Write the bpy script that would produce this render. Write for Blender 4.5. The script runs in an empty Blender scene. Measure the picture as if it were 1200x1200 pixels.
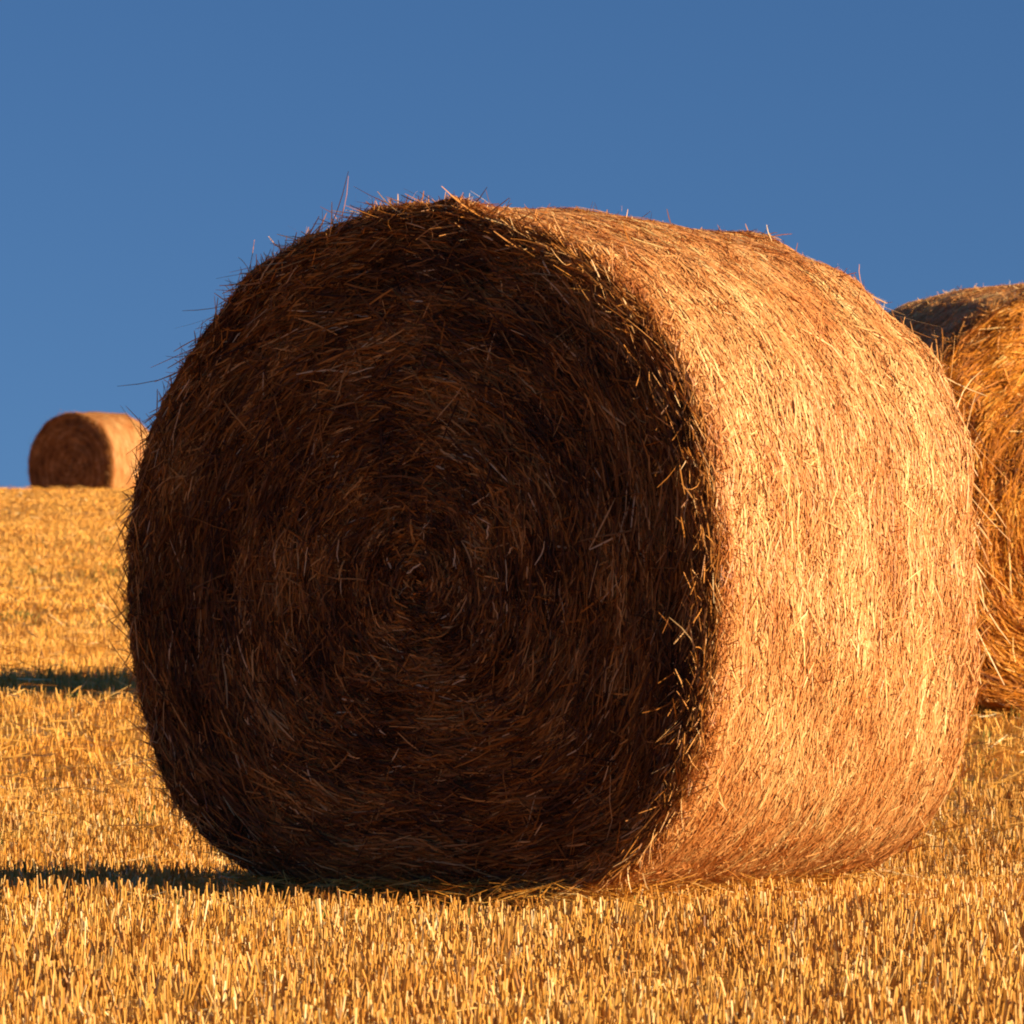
import bpy, math
import numpy as np
from math import radians as rad

# ---------------------------------------------------------------- camera
C = bpy.context.scene.collection
sc = bpy.context.scene
CAM_Z = 0.756
PXR = 5420.0                       # pixels (of 1200) per radian
cam = bpy.data.cameras.new('camera')
cam.sensor_width = 36
cam.lens = PXR / 1200 * 36
cam.clip_start = 0.1
cam.clip_end = 6000
cam.dof.use_dof = True
cam.dof.focus_distance = 9.9
cam.dof.aperture_fstop = 20
co = bpy.data.objects.new('camera', cam)
co.location = (0, 0, CAM_Z)
co.rotation_euler = (rad(90) + 50 / PXR, 0, 0)
C.objects.link(co)
sc.camera = co

# ---------------------------------------------------------------- light
SUN_EL, SUN_AZ = 17.0, -21.0       # azimuth measured from +X (right) towards +Y (away)
sx, sy, sz = (math.cos(rad(SUN_EL)) * math.cos(rad(SUN_AZ)),
              math.cos(rad(SUN_EL)) * math.sin(rad(SUN_AZ)), math.sin(rad(SUN_EL)))
w = bpy.data.worlds.new('World')
sc.world = w
w.use_nodes = True
nt = w.node_tree
bg = nt.nodes['Background']
sky = nt.nodes.new('ShaderNodeTexSky')
sky.sky_type = 'NISHITA'
sky.sun_disc = False
sky.sun_elevation = rad(SUN_EL)
sky.sun_rotation = math.atan2(sx, sy)
sky.air_density = 1.0
sky.dust_density = 0.0
sky.ozone_density = 3.0
tc = nt.nodes.new('ShaderNodeTexCoord')
va = nt.nodes.new('ShaderNodeVectorMath'); va.operation = 'ADD'; va.inputs[1].default_value = (0, 0, 0.24)
vn = nt.nodes.new('ShaderNodeVectorMath'); vn.operation = 'NORMALIZE'
nt.links.new(tc.outputs['Generated'], va.inputs[0])
nt.links.new(va.outputs[0], vn.inputs[0])
nt.links.new(vn.outputs[0], sky.inputs['Vector'])
hs = nt.nodes.new('ShaderNodeHueSaturation'); hs.inputs['Saturation'].default_value = 1.21; hs.inputs['Hue'].default_value = 0.510
nt.links.new(sky.outputs[0], hs.inputs['Color'])
nt.links.new(hs.outputs[0], bg.inputs['Color'])
bg.inputs['Strength'].default_value = 0.058

sd = bpy.data.lights.new('sun', 'SUN')
sd.energy = 4.9
sd.angle = rad(0.7)
sd.color = (1.0, 0.79, 0.52)
so = bpy.data.objects.new('sun', sd)
so.rotation_euler = (rad(90 - SUN_EL), 0, math.atan2(sx, -sy))
C.objects.link(so)
so.location = (20, -5, 12)

sc.view_settings.view_transform = 'Standard'
sc.view_settings.look = 'None'
sc.view_settings.gamma = 1
sc.view_settings.exposure = 0.88
sc.cycles.filter_width = 2.0
sc.cycles.max_bounces = 6
sc.cycles.diffuse_bounces = 3

# ---------------------------------------------------------------- materials
def new_mat(name):
    m = bpy.data.materials.new(name); m.use_nodes = True
    return m, m.node_tree, m.node_tree.nodes['Principled BSDF']

def straw_mat(name, stops, rough=0.6, spec=0.25, patch=None, patch_scale=3.0, trans=0.0):
    """colour of each straw from its own 'tone' value, with soft weathered patches in object space"""
    m, t, p = new_mat(name)
    at = t.nodes.new('ShaderNodeAttribute'); at.attribute_name = 'tone'
    r = t.nodes.new('ShaderNodeValToRGB')
    while len(r.color_ramp.elements) < len(stops): r.color_ramp.elements.new(0.5)
    for e, (pos, col) in zip(r.color_ramp.elements, stops):
        e.position = pos; e.color = (*col, 1)
    t.links.new(at.outputs['Fac'], r.inputs[0])
    out = r.outputs[0]
    if patch:
        c = t.nodes.new('ShaderNodeTexCoord')
        n = t.nodes.new('ShaderNodeTexNoise'); n.inputs['Scale'].default_value = patch_scale; n.inputs['Detail'].default_value = 4
        t.links.new(c.outputs['Object'], n.inputs['Vector'])
        mr = t.nodes.new('ShaderNodeMapRange'); mr.inputs['From Min'].default_value = 0.38; mr.inputs['From Max'].default_value = 0.66
        t.links.new(n.outputs['Fac'], mr.inputs['Value'])
        mx = t.nodes.new('ShaderNodeMix'); mx.data_type = 'RGBA'; mx.blend_type = 'MULTIPLY'
        t.links.new(mr.outputs[0], mx.inputs['Factor'])
        t.links.new(out, mx.inputs['A']); mx.inputs['B'].default_value = (*patch, 1)
        out = mx.outputs['Result']
    t.links.new(out, p.inputs['Base Color'])
    p.inputs['Roughness'].default_value = rough
    p.inputs['Specular IOR Level'].default_value = spec
    if trans > 0:
        tr = t.nodes.new('ShaderNodeBsdfTranslucent'); t.links.new(out, tr.inputs['Color'])
        ms = t.nodes.new('ShaderNodeMixShader'); ms.inputs[0].default_value = trans
        t.links.new(p.outputs[0], ms.inputs[1]); t.links.new(tr.outputs[0], ms.inputs[2])
        t.links.new(ms.outputs[0], t.nodes['Material Output'].inputs['Surface'])
    return m

M_SIDE = straw_mat('side_straw', [(0, (.36, .12, .025)), (.15, (.58, .222, .05)), (.5, (.70, .325, .105)), (.8, (.79, .44, .155)), (1, (.93, .72, .31))],
                   rough=.5, spec=.35, patch=(.93, .80, .66), patch_scale=4)
M_END = straw_mat('shaded_end_straw', [(0, (.035, .011, .003)), (.35, (.135, .047, .011)), (.75, (.35, .14, .028)), (.96, (.55, .27, .07)), (1, (.70, .46, .22))],
                  rough=.6, spec=.15, patch=(.72, .75, .85), patch_scale=5)  # brown end straw, with the depth of its shade put into the colour
M_END2 = straw_mat('sunlit_end_straw', [(0, (.16, .045, .006)), (.3, (.50, .17, .014)), (.75, (.80, .32, .03)), (.95, (.90, .50, .09)), (1, (.92, .62, .24))],
                   rough=.55, spec=.2, patch=(.85, .74, .6), patch_scale=5)  # brighter copy of the end straw for the bale end in sun
M_END3 = straw_mat('hazed_end_straw', [(0, (.08, .025, .008)), (.4, (.34, .13, .035)), (.8, (.60, .26, .07)), (1, (.75, .45, .2))], rough=.6, spec=.15)  # distant bale's brown end, haze lightening put into the colour
M_LOOSE = straw_mat('loose_straw', [(0, (.22, .07, .010)), (.5, (.60, .24, .04)), (1, (.86, .60, .28))], rough=.5, spec=.35)
M_STUB = straw_mat('stubble_straw', [(0, (.26, .11, .018)), (.2, (.56, .26, .042)), (.6, (.80, .42, .075)), (.9, (.87, .56, .17)), (1, (.92, .74, .40))],
                   rough=.5, spec=.35, patch=(.88, .74, .52), patch_scale=1.6, trans=.12)
M_WEED = straw_mat('weed_green', [(0, (.05, .07, .015)), (.6, (.13, .15, .03)), (1, (.26, .24, .05))], rough=.6, spec=.2, trans=.2)

def core_mat(name, a, b, axis_scale):
    m, t, p = new_mat(name)
    c = t.nodes.new('ShaderNodeTexCoord')
    mp = t.nodes.new('ShaderNodeMapping'); mp.inputs['Scale'].default_value = axis_scale
    n = t.nodes.new('ShaderNodeTexNoise'); n.inputs['Scale'].default_value = 40; n.inputs['Detail'].default_value = 6
    t.links.new(c.outputs['Object'], mp.inputs[0]); t.links.new(mp.outputs[0], n.inputs['Vector'])
    r = t.nodes.new('ShaderNodeValToRGB')
    r.color_ramp.elements[0].position = .3; r.color_ramp.elements[0].color = (*a, 1)
    r.color_ramp.elements[1].position = .7; r.color_ramp.elements[1].color = (*b, 1)
    t.links.new(n.outputs['Fac'], r.inputs[0]); t.links.new(r.outputs[0], p.inputs['Base Color'])
    bp = t.nodes.new('ShaderNodeBump'); bp.inputs['Strength'].default_value = .8; bp.inputs['Distance'].default_value = .01
    t.links.new(n.outputs['Fac'], bp.inputs['Height']); t.links.new(bp.outputs[0], p.inputs['Normal'])
    p.inputs['Roughness'].default_value = .85; p.inputs['Specular IOR Level'].default_value = .1
    return m
M_SIDE_CORE = core_mat('side_packed_straw', (.42, .18, .045), (.75, .38, .11), (1, 3, 1))
M_END_CORE = core_mat('shaded_end_packed_straw', (.03, .009, .003), (.12, .038, .01), (1, 1, 1))  # core under the shaded ends, darkened with them
M_END2_CORE = core_mat('sunlit_end_packed_straw', (.12, .04, .008), (.4, .15, .03), (1, 1, 1))  # brighter core copy for the end in sun

# ground: dry soil with chaff
m, t, p = new_mat('field_soil'); M_SOIL = m
c = t.nodes.new('ShaderNodeTexCoord')
n1 = t.nodes.new('ShaderNodeTexNoise'); n1.inputs['Scale'].default_value = 14; n1.inputs['Detail'].default_value = 8; n1.inputs['Roughness'].default_value = .7
n2 = t.nodes.new('ShaderNodeTexNoise'); n2.inputs['Scale'].default_value = .35; n2.inputs['Detail'].default_value = 4
t.links.new(c.outputs['Object'], n1.inputs['Vector']); t.links.new(c.outputs['Object'], n2.inputs['Vector'])
r = t.nodes.new('ShaderNodeValToRGB')
for e, (po, col) in zip([r.color_ramp.elements[0], r.color_ramp.elements[1], r.color_ramp.elements.new(.5)],
                        [(.3, (.34, .15, .022)), (.68, (.78, .40, .07)), (.5, (.66, .32, .045))]):
    e.position = po; e.color = (*col, 1)
t.links.new(n1.outputs['Fac'], r.inputs[0])
mx = t.nodes.new('ShaderNodeMix'); mx.data_type = 'RGBA'; mx.blend_type = 'MULTIPLY'
mr = t.nodes.new('ShaderNodeMapRange'); mr.inputs['From Min'].default_value = .4; mr.inputs['From Max'].default_value = .65
t.links.new(n2.outputs['Fac'], mr.inputs['Value']); t.links.new(mr.outputs[0], mx.inputs['Factor'])
t.links.new(r.outputs[0], mx.inputs['A']); mx.inputs['B'].default_value = (.9, .84, .7, 1)
t.links.new(mx.outputs['Result'], p.inputs['Base Color'])
bp = t.nodes.new('ShaderNodeBump'); bp.inputs['Strength'].default_value = 1; bp.inputs['Distance'].default_value = .05
t.links.new(n1.outputs['Fac'], bp.inputs['Height']); t.links.new(bp.outputs[0], p.inputs['Normal'])
p.inputs['Roughness'].default_value = .95; p.inputs['Specular IOR Level'].default_value = .05

# ---------------------------------------------------------------- helpers
def link_mesh(name, V, F, mat, parent=None, tone=None, smooth=False):
    """V (n,3), F (m,k) with constant k"""
    V = np.ascontiguousarray(V, dtype=np.float32); F = np.ascontiguousarray(F, dtype=np.int32)
    me = bpy.data.meshes.new(name)
    k = F.shape[1]
    me.vertices.add(len(V)); me.vertices.foreach_set('co', V.ravel())
    me.loops.add(F.size); me.loops.foreach_set('vertex_index', F.ravel())
    me.polygons.add(len(F)); me.polygons.foreach_set('loop_start', np.arange(0, F.size, k, dtype=np.int32))
    me.update(calc_edges=True)
    me.polygons.foreach_set('use_smooth', np.full(len(F), smooth, dtype=bool))
    if tone is not None:
        a = me.attributes.new('tone', 'FLOAT', 'POINT'); a.data.foreach_set('value', np.ascontiguousarray(tone, dtype=np.float32))
    for mm in (mat if isinstance(mat, (list, tuple)) else [mat]): me.materials.append(mm)
    o = bpy.data.objects.new(name, me); C.objects.link(o)
    if parent: o.parent = parent
    return o

def norm(a): return a / np.maximum(np.linalg.norm(a, axis=-1, keepdims=True), 1e-9)

def ribbons(P, N, width, roll, tone, taper=.6):
    """P (n,k,3) centre lines, N (n,3) surface normal -> flat straw ribbons"""
    n, k, _ = P.shape
    T = norm(P[:, -1] - P[:, 0])
    S = norm(np.cross(T, N)); Up = norm(np.cross(S, T))
    D = S * np.cos(roll)[:, None] + Up * np.sin(roll)[:, None]
    wv = np.ones(k); wv[0] = taper; wv[-1] = taper * .7
    off = D[:, None, :] * (width[:, None] * .5 * wv[None, :])[:, :, None]
    V = np.stack([P - off, P + off], axis=2).reshape(-1, 3)
    base = (np.arange(n) * 2 * k)[:, None]
    j = np.arange(k - 1)[None, :] * 2
    F = np.stack([base + j, base + j + 1, base + j + 3, base + j + 2], axis=2).reshape(-1, 4)
    return V, F, np.repeat(tone, 2 * k)

def join(parts):
    Vs, Fs, Ts, o = [], [], [], 0
    for V, F, T in parts:
        Vs.append(V); Fs.append(F + o); Ts.append(T); o += len(V)
    return np.concatenate(Vs), np.concatenate(Fs), np.concatenate(Ts)

# ---------------------------------------------------------------- terrain
KD = np.array([-60, 0, 6, 8.5, 9.7, 10.6, 11.6, 12.6, 14.5, 17, 21, 30, 42, 52, 60, 66, 72, 90, 140, 400, 3000.])
KZ = np.array([-.25, -.03, .0, .005, .0, -.03, -.075, -.035, .05, .165, .26, .53, .95, 1.37, 1.60, 1.56, 1.28, .2, -3, -12, -14.])
def _pchip(xk, yk, x):
    h = np.diff(xk); d = np.diff(yk) / h
    mk = np.zeros_like(yk); mk[0] = d[0]; mk[-1] = d[-1]
    same = d[:-1] * d[1:] > 0
    w1 = 2 * h[1:] + h[:-1]; w2 = h[1:] + 2 * h[:-1]
    with np.errstate(divide='ignore', invalid='ignore'):
        hm = (w1 + w2) / (w1 / d[:-1] + w2 / d[1:])
    mk[1:-1] = np.where(same, hm, 0)
    x = np.clip(x, xk[0], xk[-1]); i = np.clip(np.searchsorted(xk, x) - 1, 0, len(h) - 1)
    t = (x - xk[i]) / h[i]
    return ((1 + 2 * t) * (1 - t) ** 2 * yk[i] + t * (1 - t) ** 2 * h[i] * mk[i]
            + t * t * (3 - 2 * t) * yk[i + 1] + t * t * (t - 1) * h[i] * mk[i + 1])
def ground_z(x, y):
    x = np.asarray(x, float); y = np.asarray(y, float)
    z = _pchip(KD, KZ, y)
    f = np.clip((y - 14) / 20, 0, 1)
    z = z + f * (.035 * np.sin(x * .21 + .6) * np.cos(y * .13) + .02 * np.sin(x * .57 + y * .23))
    z = z + .006 * np.sin(x * 2.1 + y * 1.3) * np.sin(y * 2.9 - x * .7)
    return z

def axis_samples(lo, hi, near, steps):
    a = [0.0]; s = near
    while a[-1] < hi: a.append(a[-1] + s); s *= steps
    b = [0.0]; s = near
    while b[-1] > lo: b.append(b[-1] - s); s *= steps
    return np.array(sorted(set(b + a)))
gx = axis_samples(-1500, 1500, .12, 1.05)
gy = np.concatenate([np.arange(-60, 5, 2.5), np.arange(5, 24, .12), np.arange(24, 80, .4), 80 * 1.06 ** np.arange(0, 63)])
X, Y = np.meshgrid(gx, gy); Z = ground_z(X, Y)
nx, ny = len(gx), len(gy)
idx = np.arange(nx * ny).reshape(ny, nx)
F = np.stack([idx[:-1, :-1], idx[:-1, 1:], idx[1:, 1:], idx[1:, :-1]], axis=2).reshape(-1, 4)
g = link_mesh('ground', np.stack([X, Y, Z], 2).reshape(-1, 3), F, M_SOIL, smooth=True)
g['kind'] = 'structure'

# ---------------------------------------------------------------- bales
HX, HZ, HL = .775, .757, .572       # half width, half height, half length

class Bale:
    def __init__(s, seed, end_rough=.010):
        s.r = np.random.default_rng(seed)
        s.ph = s.r.uniform(0, 6.28, 24); s.er = end_rough
    def prof(s, phi, u=-HL):
        c, q = np.cos(phi), np.sin(phi)
        HZ_ = HZ + .027 * (u / HL + 1) / 2
        up = (np.abs(c / HX) ** 2.08 + np.abs(q / HZ_) ** 2.08) ** (-1 / 2.08)
        ex = 2.75 + .5 * np.clip((u / HL + 1) / 2, 0, 1)
        dn = (np.abs(c / HX) ** ex + np.abs(q / HZ) ** ex) ** (-1 / ex)
        k = np.clip(.5 - q * 2.2, 0, 1)
        r = up * (1 - k) + dn * k
        r = r * (1 + .006 * np.sin(5 * phi + s.ph[0]) + .007 * np.sin(3 * phi + s.ph[1] + u) + .003 * np.sin(8 * phi + s.ph[2] + 2 * u) + .003 * np.sin(11 * phi + s.ph[2]))
        # flat where it sits
        lim = .752 / np.maximum(-q, 1e-3)
        return np.where(q < 0, np.minimum(r, lim), r)
    def side(s, u, phi):
        """u in [-HL,HL]; returns point and normal"""
        t = HL - np.abs(u)
        e = np.where(u > 0, .028, .045)
        tt = np.clip(t / e, 0, 1)
        sh = e * (1 - np.sqrt(np.maximum(1 - (1 - tt) ** 2, 0)))
        b = (.005 * np.sin(u * 9 + s.ph[3] + 1.3 * np.sin(phi * 2 + s.ph[4])) + .004 * np.sin(u * 23 + s.ph[5]) * np.sin(phi * 3 + s.ph[6])
             + .003 * np.sin(phi * 17 + u * 8 + s.ph[7]))
        # ragged rim at the front end
        b = b + np.exp(-((u + HL) / .05) ** 2) * (.007 * np.sin(phi * 9 + s.ph[8]) + .007 * np.sin(phi * 23 + s.ph[9]) + .006 * np.sin(phi * 41 + 2 * np.sin(phi * 7)))
        b = b + np.exp(-((u - HL) / .05) ** 2) * (.010 * np.sin(phi * 7 + s.ph[10]) + .008 * np.sin(phi * 19 + s.ph[11]))
        # bumps fade out at the underside so that it sits flat
        b = b * np.clip(1.2 + np.sin(phi) * 1.2, 0, 1)
        r = s.prof(phi, u) - sh + b + .010 * (1 - (u / HL) ** 2) * np.clip(1 + np.sin(phi), 0, 1)
        P = np.stack([r * np.cos(phi), np.broadcast_to(u, r.shape), r * np.sin(phi)], -1)
        N = np.stack([np.cos(phi), np.zeros_like(phi), np.sin(phi)], -1)
        return P, N
    def end(s, rho, phi):
        e = .028
        R = s.prof(phi)
        t = np.clip((1 - rho) * R / e, 0, 1)
        inset = .75 * e * (1 - np.sqrt(np.maximum(1 - (1 - t) ** 2, 0)))
        b = s.er * (np.sin(rho * 34 + phi + s.ph[12]) * .3 + .9 * np.clip(rho * 3 - 2, 0, 1) * np.sin(phi * 13 + 2 * np.sin(phi * 5) + rho * 12) + np.sin(rho * 61 + 2 * np.sin(phi + s.ph[13])) * .25
                    + .8 * np.sin(phi * 2 + s.ph[14] + rho * 4) * rho + .5 * np.sin(phi * 5 + rho * 9 + s.ph[15]) * rho)
        y = -HL + inset + b * t - .02 * (1 - rho ** 2)
        P = np.stack([rho * R * np.cos(phi) + .035 * (1 - rho ** 2), y, rho * R * np.sin(phi) - .045 * (1 - rho ** 2)], -1)
        N = np.broadcast_to(np.array([0, -1., 0]), P.shape)
        return P, N

def tones(r, n, lo=.0, hi=1.0):
    return np.clip(r.normal(.55, .24, n), lo, hi)

def make_bale(name, seed, end_core, end_mat, n_side, n_end, n_loose, wide=1.0, er=.010):
    B = Bale(seed, er); r = B.r
    root = bpy.data.objects.new(name, None); C.objects.link(root); root.empty_display_size = .3
    up = .752
    # ---- packed cores
    nu, npn = 50, 240
    u = np.linspace(-HL, HL, nu); phi = np.linspace(0, 2 * np.pi, npn, endpoint=False)
    U, PH = np.meshgrid(u, phi, indexing='ij')
    P, N = B.side(U, PH); P = P - N * .004
    V = P.reshape(-1, 3); ii = np.arange(nu * npn).reshape(nu, npn); jn = np.roll(ii, -1, 1)
    F = np.stack([ii[:-1], jn[:-1], jn[1:], ii[1:]], 2).reshape(-1, 4)
    # rear cap (plain packed straw, part of the roll)
    c0 = len(V); capV = [[0, HL + .012, 0]]
    V2 = np.concatenate([V, np.array(capV)])
    last = ii[-1]
    Fc = np.stack([last, np.roll(last, -1), np.full(npn, c0), np.full(npn, c0)], 1)
    # ---- side straws, laid round the roll
    bf, bq, ba = r.uniform(15, 160, 14), r.uniform(0, 6.28, 14), r.uniform(.01, .05, 14)
    bands = lambda u_: (ba * np.sin(u_[:, None] * bf + bq)).sum(1)
    n = n_side
    uu = r.uniform(-HL + .005, HL - .005, n); pp = r.uniform(-np.pi, np.pi, n)
    pp = np.where((pp < -np.pi / 2 - .5) & (r.random(n) < .3), -pp, pp)
    d = r.normal(0, .40, n); big = r.random(n) < .16; d[big] = r.uniform(-1.4, 1.4, big.sum())
    ln = r.gamma(4, .0095, n).clip(.014, .16); lg = r.random(n) < .03; ln[lg] *= 2.2
    k = 4; sgrid = np.linspace(-.5, .5, k)[None, :] * ln[:, None]
    PHs = pp[:, None] + sgrid * np.cos(d)[:, None] / .76
    Us = np.clip(uu[:, None] + sgrid * np.sin(d)[:, None], -HL + .001, HL - .001)
    P, N = B.side(Us, PHs)
    lift = np.abs(r.normal(0, .0035, n))[:, None] + sgrid * r.normal(0, .055, n)[:, None] + .0015 + (np.abs(sgrid) ** 1.0) * r.uniform(0, .04, n)[:, None]
    lift = lift * np.clip(1.25 + np.sin(PHs), .1, 1)
    P = P + N * np.maximum(lift, -.003)[..., None] + r.normal(0, .0007, P.shape)
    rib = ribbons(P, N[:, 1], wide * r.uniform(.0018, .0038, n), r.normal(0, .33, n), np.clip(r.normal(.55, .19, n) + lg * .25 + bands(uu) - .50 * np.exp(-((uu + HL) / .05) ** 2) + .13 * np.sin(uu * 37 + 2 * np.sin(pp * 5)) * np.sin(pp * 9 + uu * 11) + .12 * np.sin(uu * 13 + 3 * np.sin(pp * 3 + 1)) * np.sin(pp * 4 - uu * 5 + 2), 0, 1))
    parts_side = rib
    V, Fr, T = parts_side
    V = np.concatenate([V2, V]); tone = np.concatenate([np.full(len(V2), .3), T])
    V[:, 2] += up
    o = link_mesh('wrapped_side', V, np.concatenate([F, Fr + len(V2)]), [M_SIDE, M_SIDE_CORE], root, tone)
    # cap triangles belong to the same mesh: add as degenerate-free tris through bmesh-free append
    mi = np.zeros(len(F) + len(Fr), dtype=np.int32); mi[:len(F)] = 1
    o.data.polygons.foreach_set('material_index', mi)
    # ---- end faces
    nr = 46
    rho = np.linspace(0.004, 1, nr)
    RH, PH = np.meshgrid(rho, phi, indexing='ij')
    P, N = B.end(RH, PH); Vc = (P + [0, .006, 0]).reshape(-1, 3)
    ii = np.arange(nr * npn).reshape(nr, npn); jn = np.roll(ii, -1, 1)
    Fe = np.stack([ii[:-1], ii[1:], jn[1:], jn[:-1]], 2).reshape(-1, 4)
    n = n_end
    rr = np.sqrt(r.uniform(.0004, .99, n)); pp = r.uniform(-np.pi, np.pi, n)
    d = r.normal(.06, .26, n); big = r.random(n) < .16; d[big] = r.uniform(-1.5, 1.5, big.sum())
    d = d * (1 + .6 * (1 - rr) ** 2)
    ln = r.gamma(4, .018, n).clip(.025, .22) * np.clip(.35 + rr, .35, 1.1)
    k = 5; sgrid = np.linspace(-.5, .5, k)[None, :] * ln[:, None]
    Rr = np.maximum(rr, .05)[:, None]
    PHs = pp[:, None] + sgrid * np.cos(d)[:, None] / .76 / Rr
    RHs = np.clip(rr[:, None] + sgrid * np.sin(d)[:, None] / .76, .004, 1.0)
    P, N = B.end(RHs, PHs)
    straight = (r.random(n) < .35)[:, None, None]
    lin = P[:, :1] + (P[:, -1:] - P[:, :1]) * np.linspace(0, 1, k)[None, :, None]
    P = np.where(straight, lin, P)
    lift = np.abs(r.normal(0, .007, n))[:, None] + sgrid * r.normal(0, .12, n)[:, None] + .001
    P = P + N * np.maximum(lift, -.004)[..., None] + r.normal(0, .0012, P.shape)
    # clumps: neighbouring straws share a tone ring
    ring = .085 * np.sin(rr * 46 + pp + B.ph[16] + .8 * np.sin(pp * 3)) + .07 * np.sin(rr * 91 + pp) + .10 * np.sin(rr * 11 - 3 * pp) + .10 * np.sin(pp * 7 + rr * 13 + 2 * np.sin(rr * 9)) + .08 * np.sin(pp * 19 + rr * 5)
    tn = np.clip(r.normal(.45, .22, n) + ring, 0, .97)
    tn[r.random(n) < .012] = 1.0
    V, Fr, T = ribbons(P, N[:, 1], wide * r.uniform(.0020, .0046, n), r.normal(0, .6, n), tn)
    nc = len(Vc)
    V = np.concatenate([Vc, V]); tone = np.concatenate([np.full(nc, .2), T]); V[:, 2] += up
    Fall = np.concatenate([Fe, Fr + nc])
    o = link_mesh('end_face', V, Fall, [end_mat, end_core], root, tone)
    mi = np.zeros(len(Fall), dtype=np.int32); mi[:len(Fe)] = 1
    o.data.polygons.foreach_set('material_index', mi)
    # rear end: same sort of face, coarser
    Vb = Vc.copy(); Vb[:, 1] *= -1; Vb[:, 2] += up
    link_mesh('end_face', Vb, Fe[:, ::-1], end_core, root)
    # ---- loose straws standing off the roll
    def loose(n, rim):
        n = int(n * .75)
        pp = r.uniform(-.62 * np.pi + np.pi / 2 * 0, 1.25 * np.pi, n) - .12
        pp = r.uniform(-np.pi * .30, np.pi * 1.30, n)
        if rim:
            P0, _ = B.side(-HL + np.abs(r.normal(0, .03, n)), pp)
        else:
            P0, _ = B.side(r.uniform(-HL, HL, n), pp)
        rad_ = np.stack([np.cos(pp), np.zeros(n), np.sin(pp)], -1)
        tan_ = np.stack([-np.sin(pp), np.zeros(n), np.cos(pp)], -1) * np.where(r.random(n) < .5, 1, -1)[:, None]
        ax = np.array([0, -1., 0])[None, :]
        if rim: D = norm(rad_ * r.normal(.10, .20, n)[:, None] + tan_ * r.uniform(.5, 1.2, n)[:, None] + ax * r.normal(.22, .35, n)[:, None])
        else: D = norm(rad_ * r.uniform(.05, .5, n)[:, None] + tan_ * r.uniform(.5, 1.2, n)[:, None] + ax * r.normal(0, .5, n)[:, None])
        ln = r.gamma(3, .012, n).clip(.012, .09); lg = r.random(n) < .004; ln[lg] *= 2.2
        k = 5; q = np.linspace(0, 1, k)[None, :, None]
        P = P0[:, None] - rad_[:, None] * .006 + D[:, None] * ln[:, None, None] * q
        bend = r.normal(0, .16, (n, 3)); bend[:, 2] -= .08
        P = P + bend[:, None] * (ln[:, None, None] * q * q)
        P[..., 2] = np.maximum(P[..., 2], -.70)
        return ribbons(P, rad_, wide * r.uniform(.0014, .0030, n), r.uniform(-1.5, 1.5, n), np.clip(r.normal(.5, .28, n), 0, 1), .8)
    def fuzz(n):
        pp = r.uniform(-np.pi * .33, np.pi * 1.33, n); u_ = np.where(r.random(n) < .6, -HL + np.abs(r.normal(0, .05, n)), r.uniform(-HL, HL, n))
        P0, rad_ = B.side(u_, pp)
        tan_ = np.stack([-np.sin(pp), np.zeros(n), np.cos(pp)], -1)
        D = norm(rad_ * r.uniform(.25, 1, n)[:, None] + tan_ * r.normal(0, .8, n)[:, None] + np.array([0, 1., 0]) * r.normal(0, .4, n)[:, None])
        ln = r.gamma(3, .0055, n).clip(.006, .045); q = np.linspace(0, 1, 3)[None, :, None]
        P = P0[:, None] + D[:, None] * ln[:, None, None] * q
        P[..., 2] = np.maximum(P[..., 2], -.72)
        V, F, T = ribbons(P, np.cross(D, tan_), wide * r.uniform(.0014, .0030, n), r.uniform(-1.5, 1.5, n), np.clip(r.normal(.42, .24, n), 0, 1), .8)
        return V, F, T
    def rear(n):
        pp = r.uniform(-np.pi * .3, np.pi * .30, n)
        P0, rad_ = B.side(HL - np.abs(r.normal(0, .02, n)), pp)
        tan_ = np.stack([-np.sin(pp), np.zeros(n), np.cos(pp)], -1) * np.where(r.random(n) < .6, -1, 1)[:, None]
        D = norm(rad_ * r.uniform(.0, .5, n)[:, None] + tan_ + np.array([0, 1., 0]) * r.uniform(0, .7, n)[:, None])
        ln = r.gamma(3, .022, n).clip(.02, .17); q = np.linspace(0, 1, 5)[None, :, None]
        P = P0[:, None] + D[:, None] * ln[:, None, None] * q + r.normal(0, .15, (n, 3))[:, None] * (ln[:, None, None] * q * q)
        return ribbons(P, rad_, wide * r.uniform(.0016, .0034, n), r.uniform(-1.5, 1.5, n), np.clip(r.normal(.6, .24, n), 0, 1), .8)
    def ragged(n):
        pp = r.uniform(-np.pi * .35, np.pi * 1.35, n); rh = 1 - np.abs(r.normal(0, .05, n)).clip(0, .3)
        P0, _ = B.end(rh, pp)
        rad_ = np.stack([np.cos(pp), np.zeros(n), np.sin(pp)], -1); tan_ = np.stack([-np.sin(pp), np.zeros(n), np.cos(pp)], -1) * np.where(r.random(n) < .5, 1, -1)[:, None]
        D = norm(tan_ + rad_ * r.normal(0, .25, n)[:, None] + np.array([0, -1., 0]) * np.abs(r.normal(.12, .22, n))[:, None])
        ln = r.gamma(3, .016, n).clip(.015, .12); k = 5; q = np.linspace(0, 1, k)[None, :, None]
        P = P0[:, None] + D[:, None] * ln[:, None, None] * q + r.normal(0, .22, (n, 3))[:, None] * (ln[:, None, None] * q * q)
        P[..., 2] = np.maximum(P[..., 2], -.70)
        return ribbons(P, rad_, wide * r.uniform(.0014, .0030, n), r.uniform(-1.5, 1.5, n), np.clip(r.normal(.36, .24, n), 0, 1), .8)
    V, Fr, T = join([loose(n_loose, True), loose(int(n_loose * .7), False), ragged(int(n_loose * 1.7)), fuzz(int(n_loose * 1.8)), rear(int(n_loose * .06))])
    V[:, 2] += up
    link_mesh('loose_straw', V, Fr, M_LOOSE, root, T)
    return root

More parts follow.
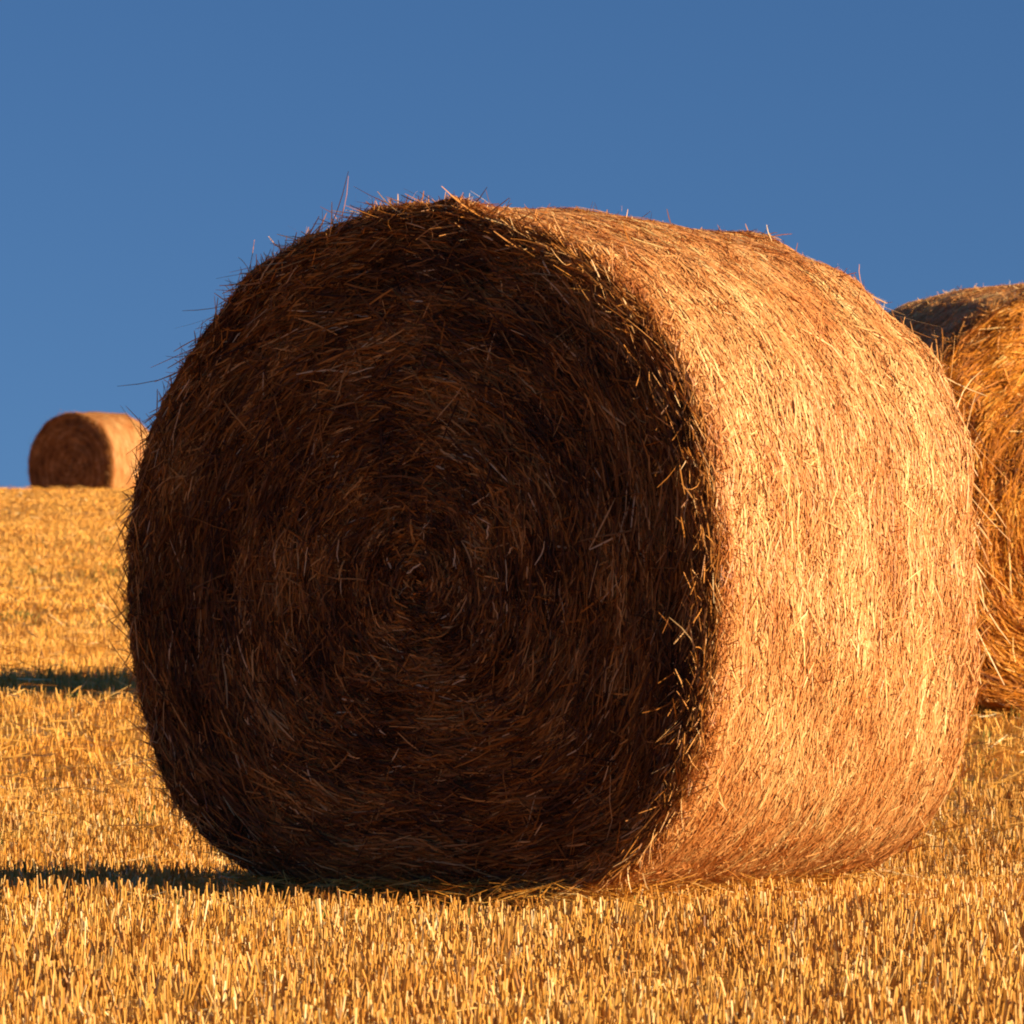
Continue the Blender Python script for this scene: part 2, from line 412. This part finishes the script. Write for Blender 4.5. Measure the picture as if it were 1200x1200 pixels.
def tag(o, label, cat, group):
    o['label'] = label; o['category'] = cat; o['group'] = group

def put(o, x, y, rz, s=1.0, tilt=(0, 0), dz=0.0):
    o.location = (x, y, float(ground_z(x, y)) + dz); o.rotation_euler = (tilt[0], tilt[1], rad(rz)); o.scale = (s, s, s)

GROUP = 'round straw bales standing on the stubble field'
TH = 34.0
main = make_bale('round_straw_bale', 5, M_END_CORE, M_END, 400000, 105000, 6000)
cx = -.224 + HL * math.sin(rad(TH)); cy = 10 + HL * math.cos(rad(TH))
put(main, cx, cy, -TH, 1.0, tilt=(-.018, 0))
main.location.z = -.014
tag(main, 'largest round straw bale in the foreground with dark shaded end and bright sunlit side', 'straw bale', GROUP)

second = make_bale('round_straw_bale', 11, M_END2_CORE, M_END2, 80000, 70000, 4500, wide=1.15, er=.02)
put(second, 1.965, 17.5, 18, 1.04, dz=.0)
tag(second, 'round straw bale cut by the right frame edge, its rough orange end in sunlight', 'straw bale', GROUP)

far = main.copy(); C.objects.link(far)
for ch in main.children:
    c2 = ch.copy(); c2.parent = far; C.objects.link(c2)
    if ch.name.startswith('end_face'):           # end colour lightened to stand in for distance haze
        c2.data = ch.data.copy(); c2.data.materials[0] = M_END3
fx = (83 - 600) / PXR * 69.6
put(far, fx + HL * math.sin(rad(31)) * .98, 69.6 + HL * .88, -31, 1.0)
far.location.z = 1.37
tag(far, 'small distant straw bale on the crest of the hill against the sky', 'straw bale', GROUP)

# ---------------------------------------------------------------- stubble
R = np.random.default_rng(3)
def under_bale(x, y, b, grow=0.0):
    dx, dy = x - b.location.x, y - b.location.y
    a = -b.rotation_euler.z
    lx = dx * math.cos(a) - dy * math.sin(a); ly = dx * math.sin(a) + dy * math.cos(a)
    return (np.abs(lx) < .47 + grow) & (np.abs(ly) < HL * b.scale[0] + grow)

def scatter(d0, d1, dens, margin=2.4):
    wmax = .125 * d1 + margin
    n = int((d1 - d0) * 2 * wmax * dens)
    x = R.uniform(-wmax, wmax, n); y = R.uniform(d0, d1, n)
    keep = np.abs(x) < .125 * y + margin
    x, y = x[keep], y[keep]
    # sown rows, running away to the right, with clumps and thin spots
    a = rad(62); row = .125
    v = x * math.sin(a) - y * math.cos(a)
    v2 = np.round(v / row) * row + R.normal(0, .022, len(x)); sh = v2 - v
    soft = R.random(len(x)) < .72
    x = np.where(soft, x + sh * math.sin(a), x); y = np.where(soft, y - sh * math.cos(a), y)
    cl = np.sin(x * 7.1 + 2 * np.sin(y * 5.3)) * np.sin(y * 6.3 + 1.7 * np.sin(x * 4.1)) + .6 * np.sin(x * 17 + y * 13) 
    keep = R.random(len(x)) < np.clip(.74 + .30 * cl + .16 * np.sin(x * 1.3 - y * .7), .15, 1)
    keep &= ~under_bale(x, y, main, .01) & ~under_bale(x, y, second, .0) & ~under_bale(x, y, far, .0)
    return x[keep], y[keep]

def stems(x, y, h0, h1, wd, lean, k=3, prism=False, tsd=.24):
    n = len(x)
    z = ground_z(x, y) - .01
    h = (h0 + (h1 - h0) * R.beta(2, 2.4, n) * 1.25) * (1 + .18 * np.sin(x * 3.3 + y * 2.1) * np.sin(y * 1.7 - x))
    broken = R.random(n) < .10
    L = np.stack([R.normal(0, lean, n), R.normal(0, lean, n), np.ones(n)], -1)
    L[broken, :2] *= 4.5
    D = norm(L); q = np.linspace(0, 1, k)[None, :, None]
    P = np.stack([x, y, z], -1)[:, None] + D[:, None] * h[:, None, None] * q
    P = P + (R.normal(0, .06, (n, 3)) * [1, 1, 0])[:, None] * (h[:, None, None] * q * q)
    tn = np.clip(R.normal(.58, tsd, n), 0, 1)
    wv = R.uniform(.7, 1.3, n) * wd
    ang = R.uniform(0, np.pi, n)
    if not prism:
        N = np.stack([np.cos(ang) * .7, np.sin(ang) * .7 - .6, np.zeros(n)], -1)
        return ribbons(P, N, wv, np.zeros(n), tn, .95)
    # three sided hollow-looking stalks
    out = []
    V = []
    for a in (0, 2.094, 4.189):
        o = np.stack([np.cos(ang + a), np.sin(ang + a), np.zeros(n)], -1) * (wv * .5)[:, None]
        V.append(P + o[:, None])
    V = np.stack(V, 2).reshape(-1, 3)
    base = (np.arange(n) * 3 * k)[:, None, None]
    j = (np.arange(k - 1) * 3)[None, :, None]; m_ = np.arange(3)[None, None, :]; m2 = (m_ + 1) % 3
    F = np.stack([base + j + m_, base + j + m2, base + j + 3 + m2, base + j + 3 + m_], -1).reshape(-1, 4)
    return V, F, np.repeat(tn, 3 * k)

def litter(x, y, ln0, ln1, wd, top=.05):
    n = len(x); a = R.uniform(0, 2 * np.pi, n); ln = R.uniform(ln0, ln1, n)
    z = ground_z(x, y) + R.uniform(.006, top, n)
    D = np.stack([np.cos(a), np.sin(a), R.normal(0, .22, n)], -1)
    P = np.stack([x, y, z], -1)[:, None] + D[:, None] * ln[:, None, None] * np.linspace(-.5, .5, 3)[None, :, None]
    P[..., 2] += R.normal(0, .003, P.shape[:2])
    return ribbons(P, np.broadcast_to([0, 0, 1.], (n, 3)), R.uniform(.7, 1.3, n) * wd, R.uniform(-.8, .8, n), np.clip(R.normal(.6, .25, n), 0, 1))

parts = []
parts.append(stems(*scatter(3.6, 6.3, 1800), .030, .082, .0042, .14))
parts.append(stems(*scatter(6.3, 9.2, 3800), .030, .082, .0036, .14, prism=True))
parts.append(stems(*scatter(9.2, 14, 3600), .025, .066, .0034, .16, prism=True))
parts.append(stems(*scatter(14, 24, 1800), .03, .07, .0055, .22, tsd=.15))
parts.append(stems(*scatter(24, 46, 800, 4), .025, .06, .009, .45, tsd=.12))
parts.append(stems(*scatter(46, 72, 420, 6), .02, .05, .013, .6, tsd=.10))
parts.append(litter(*scatter(6, 12.5, 600), .03, .12, .003, .04))
parts.append(litter(*scatter(12.5, 24, 150), .06, .2, .006, .07))
parts.append(litter(*scatter(24, 70, 40), .06, .16, .008, .06))
# straw shed along the foot of the big roll
n = 3600; t_ = R.uniform(-.62, .62, n); o_ = R.normal(0, 1, n); o_ = np.sign(o_) * (.36 + np.abs(o_) * .11)
ca, sa = math.cos(rad(-TH)), math.sin(rad(-TH))
parts.append(litter(cx + o_ * ca - t_ * sa, cy + o_ * sa + t_ * ca, .03, .15, .003, .065))
n = 1200; t_ = -HL - np.abs(R.normal(0, .07, n)); o_ = R.uniform(-.5, .5, n)
parts.append(litter(cx + o_ * ca - t_ * sa, cy + o_ * sa + t_ * ca, .03, .13, .003, .06))
V, F, T = join(parts)
st = link_mesh('stubble', V, F, M_STUB, None, T)
st['kind'] = 'stuff'; st['label'] = 'golden cut straw stubble covering the field'; st['category'] = 'stubble'

# sparse green weeds regrowing between the stalks
x, y = scatter(9, 40, 26)
k_ = R.random(len(x)) < np.clip(np.sin(x * 1.1 + 1) * np.sin(y * .9 + .4) + .15, .04, 1); x, y = x[k_], y[k_]
x = np.repeat(x, 7) + R.normal(0, .02, len(x) * 7); y = np.repeat(y, 7) + R.normal(0, .02, len(y) * 7)
V, F, T = stems(x, y, .03, .07, .008, .5)
wd_ = link_mesh('weeds', V, F, M_WEED, None, T)
wd_['kind'] = 'stuff'; wd_['label'] = 'sparse green weeds sprouting among the stubble'; wd_['category'] = 'weeds'
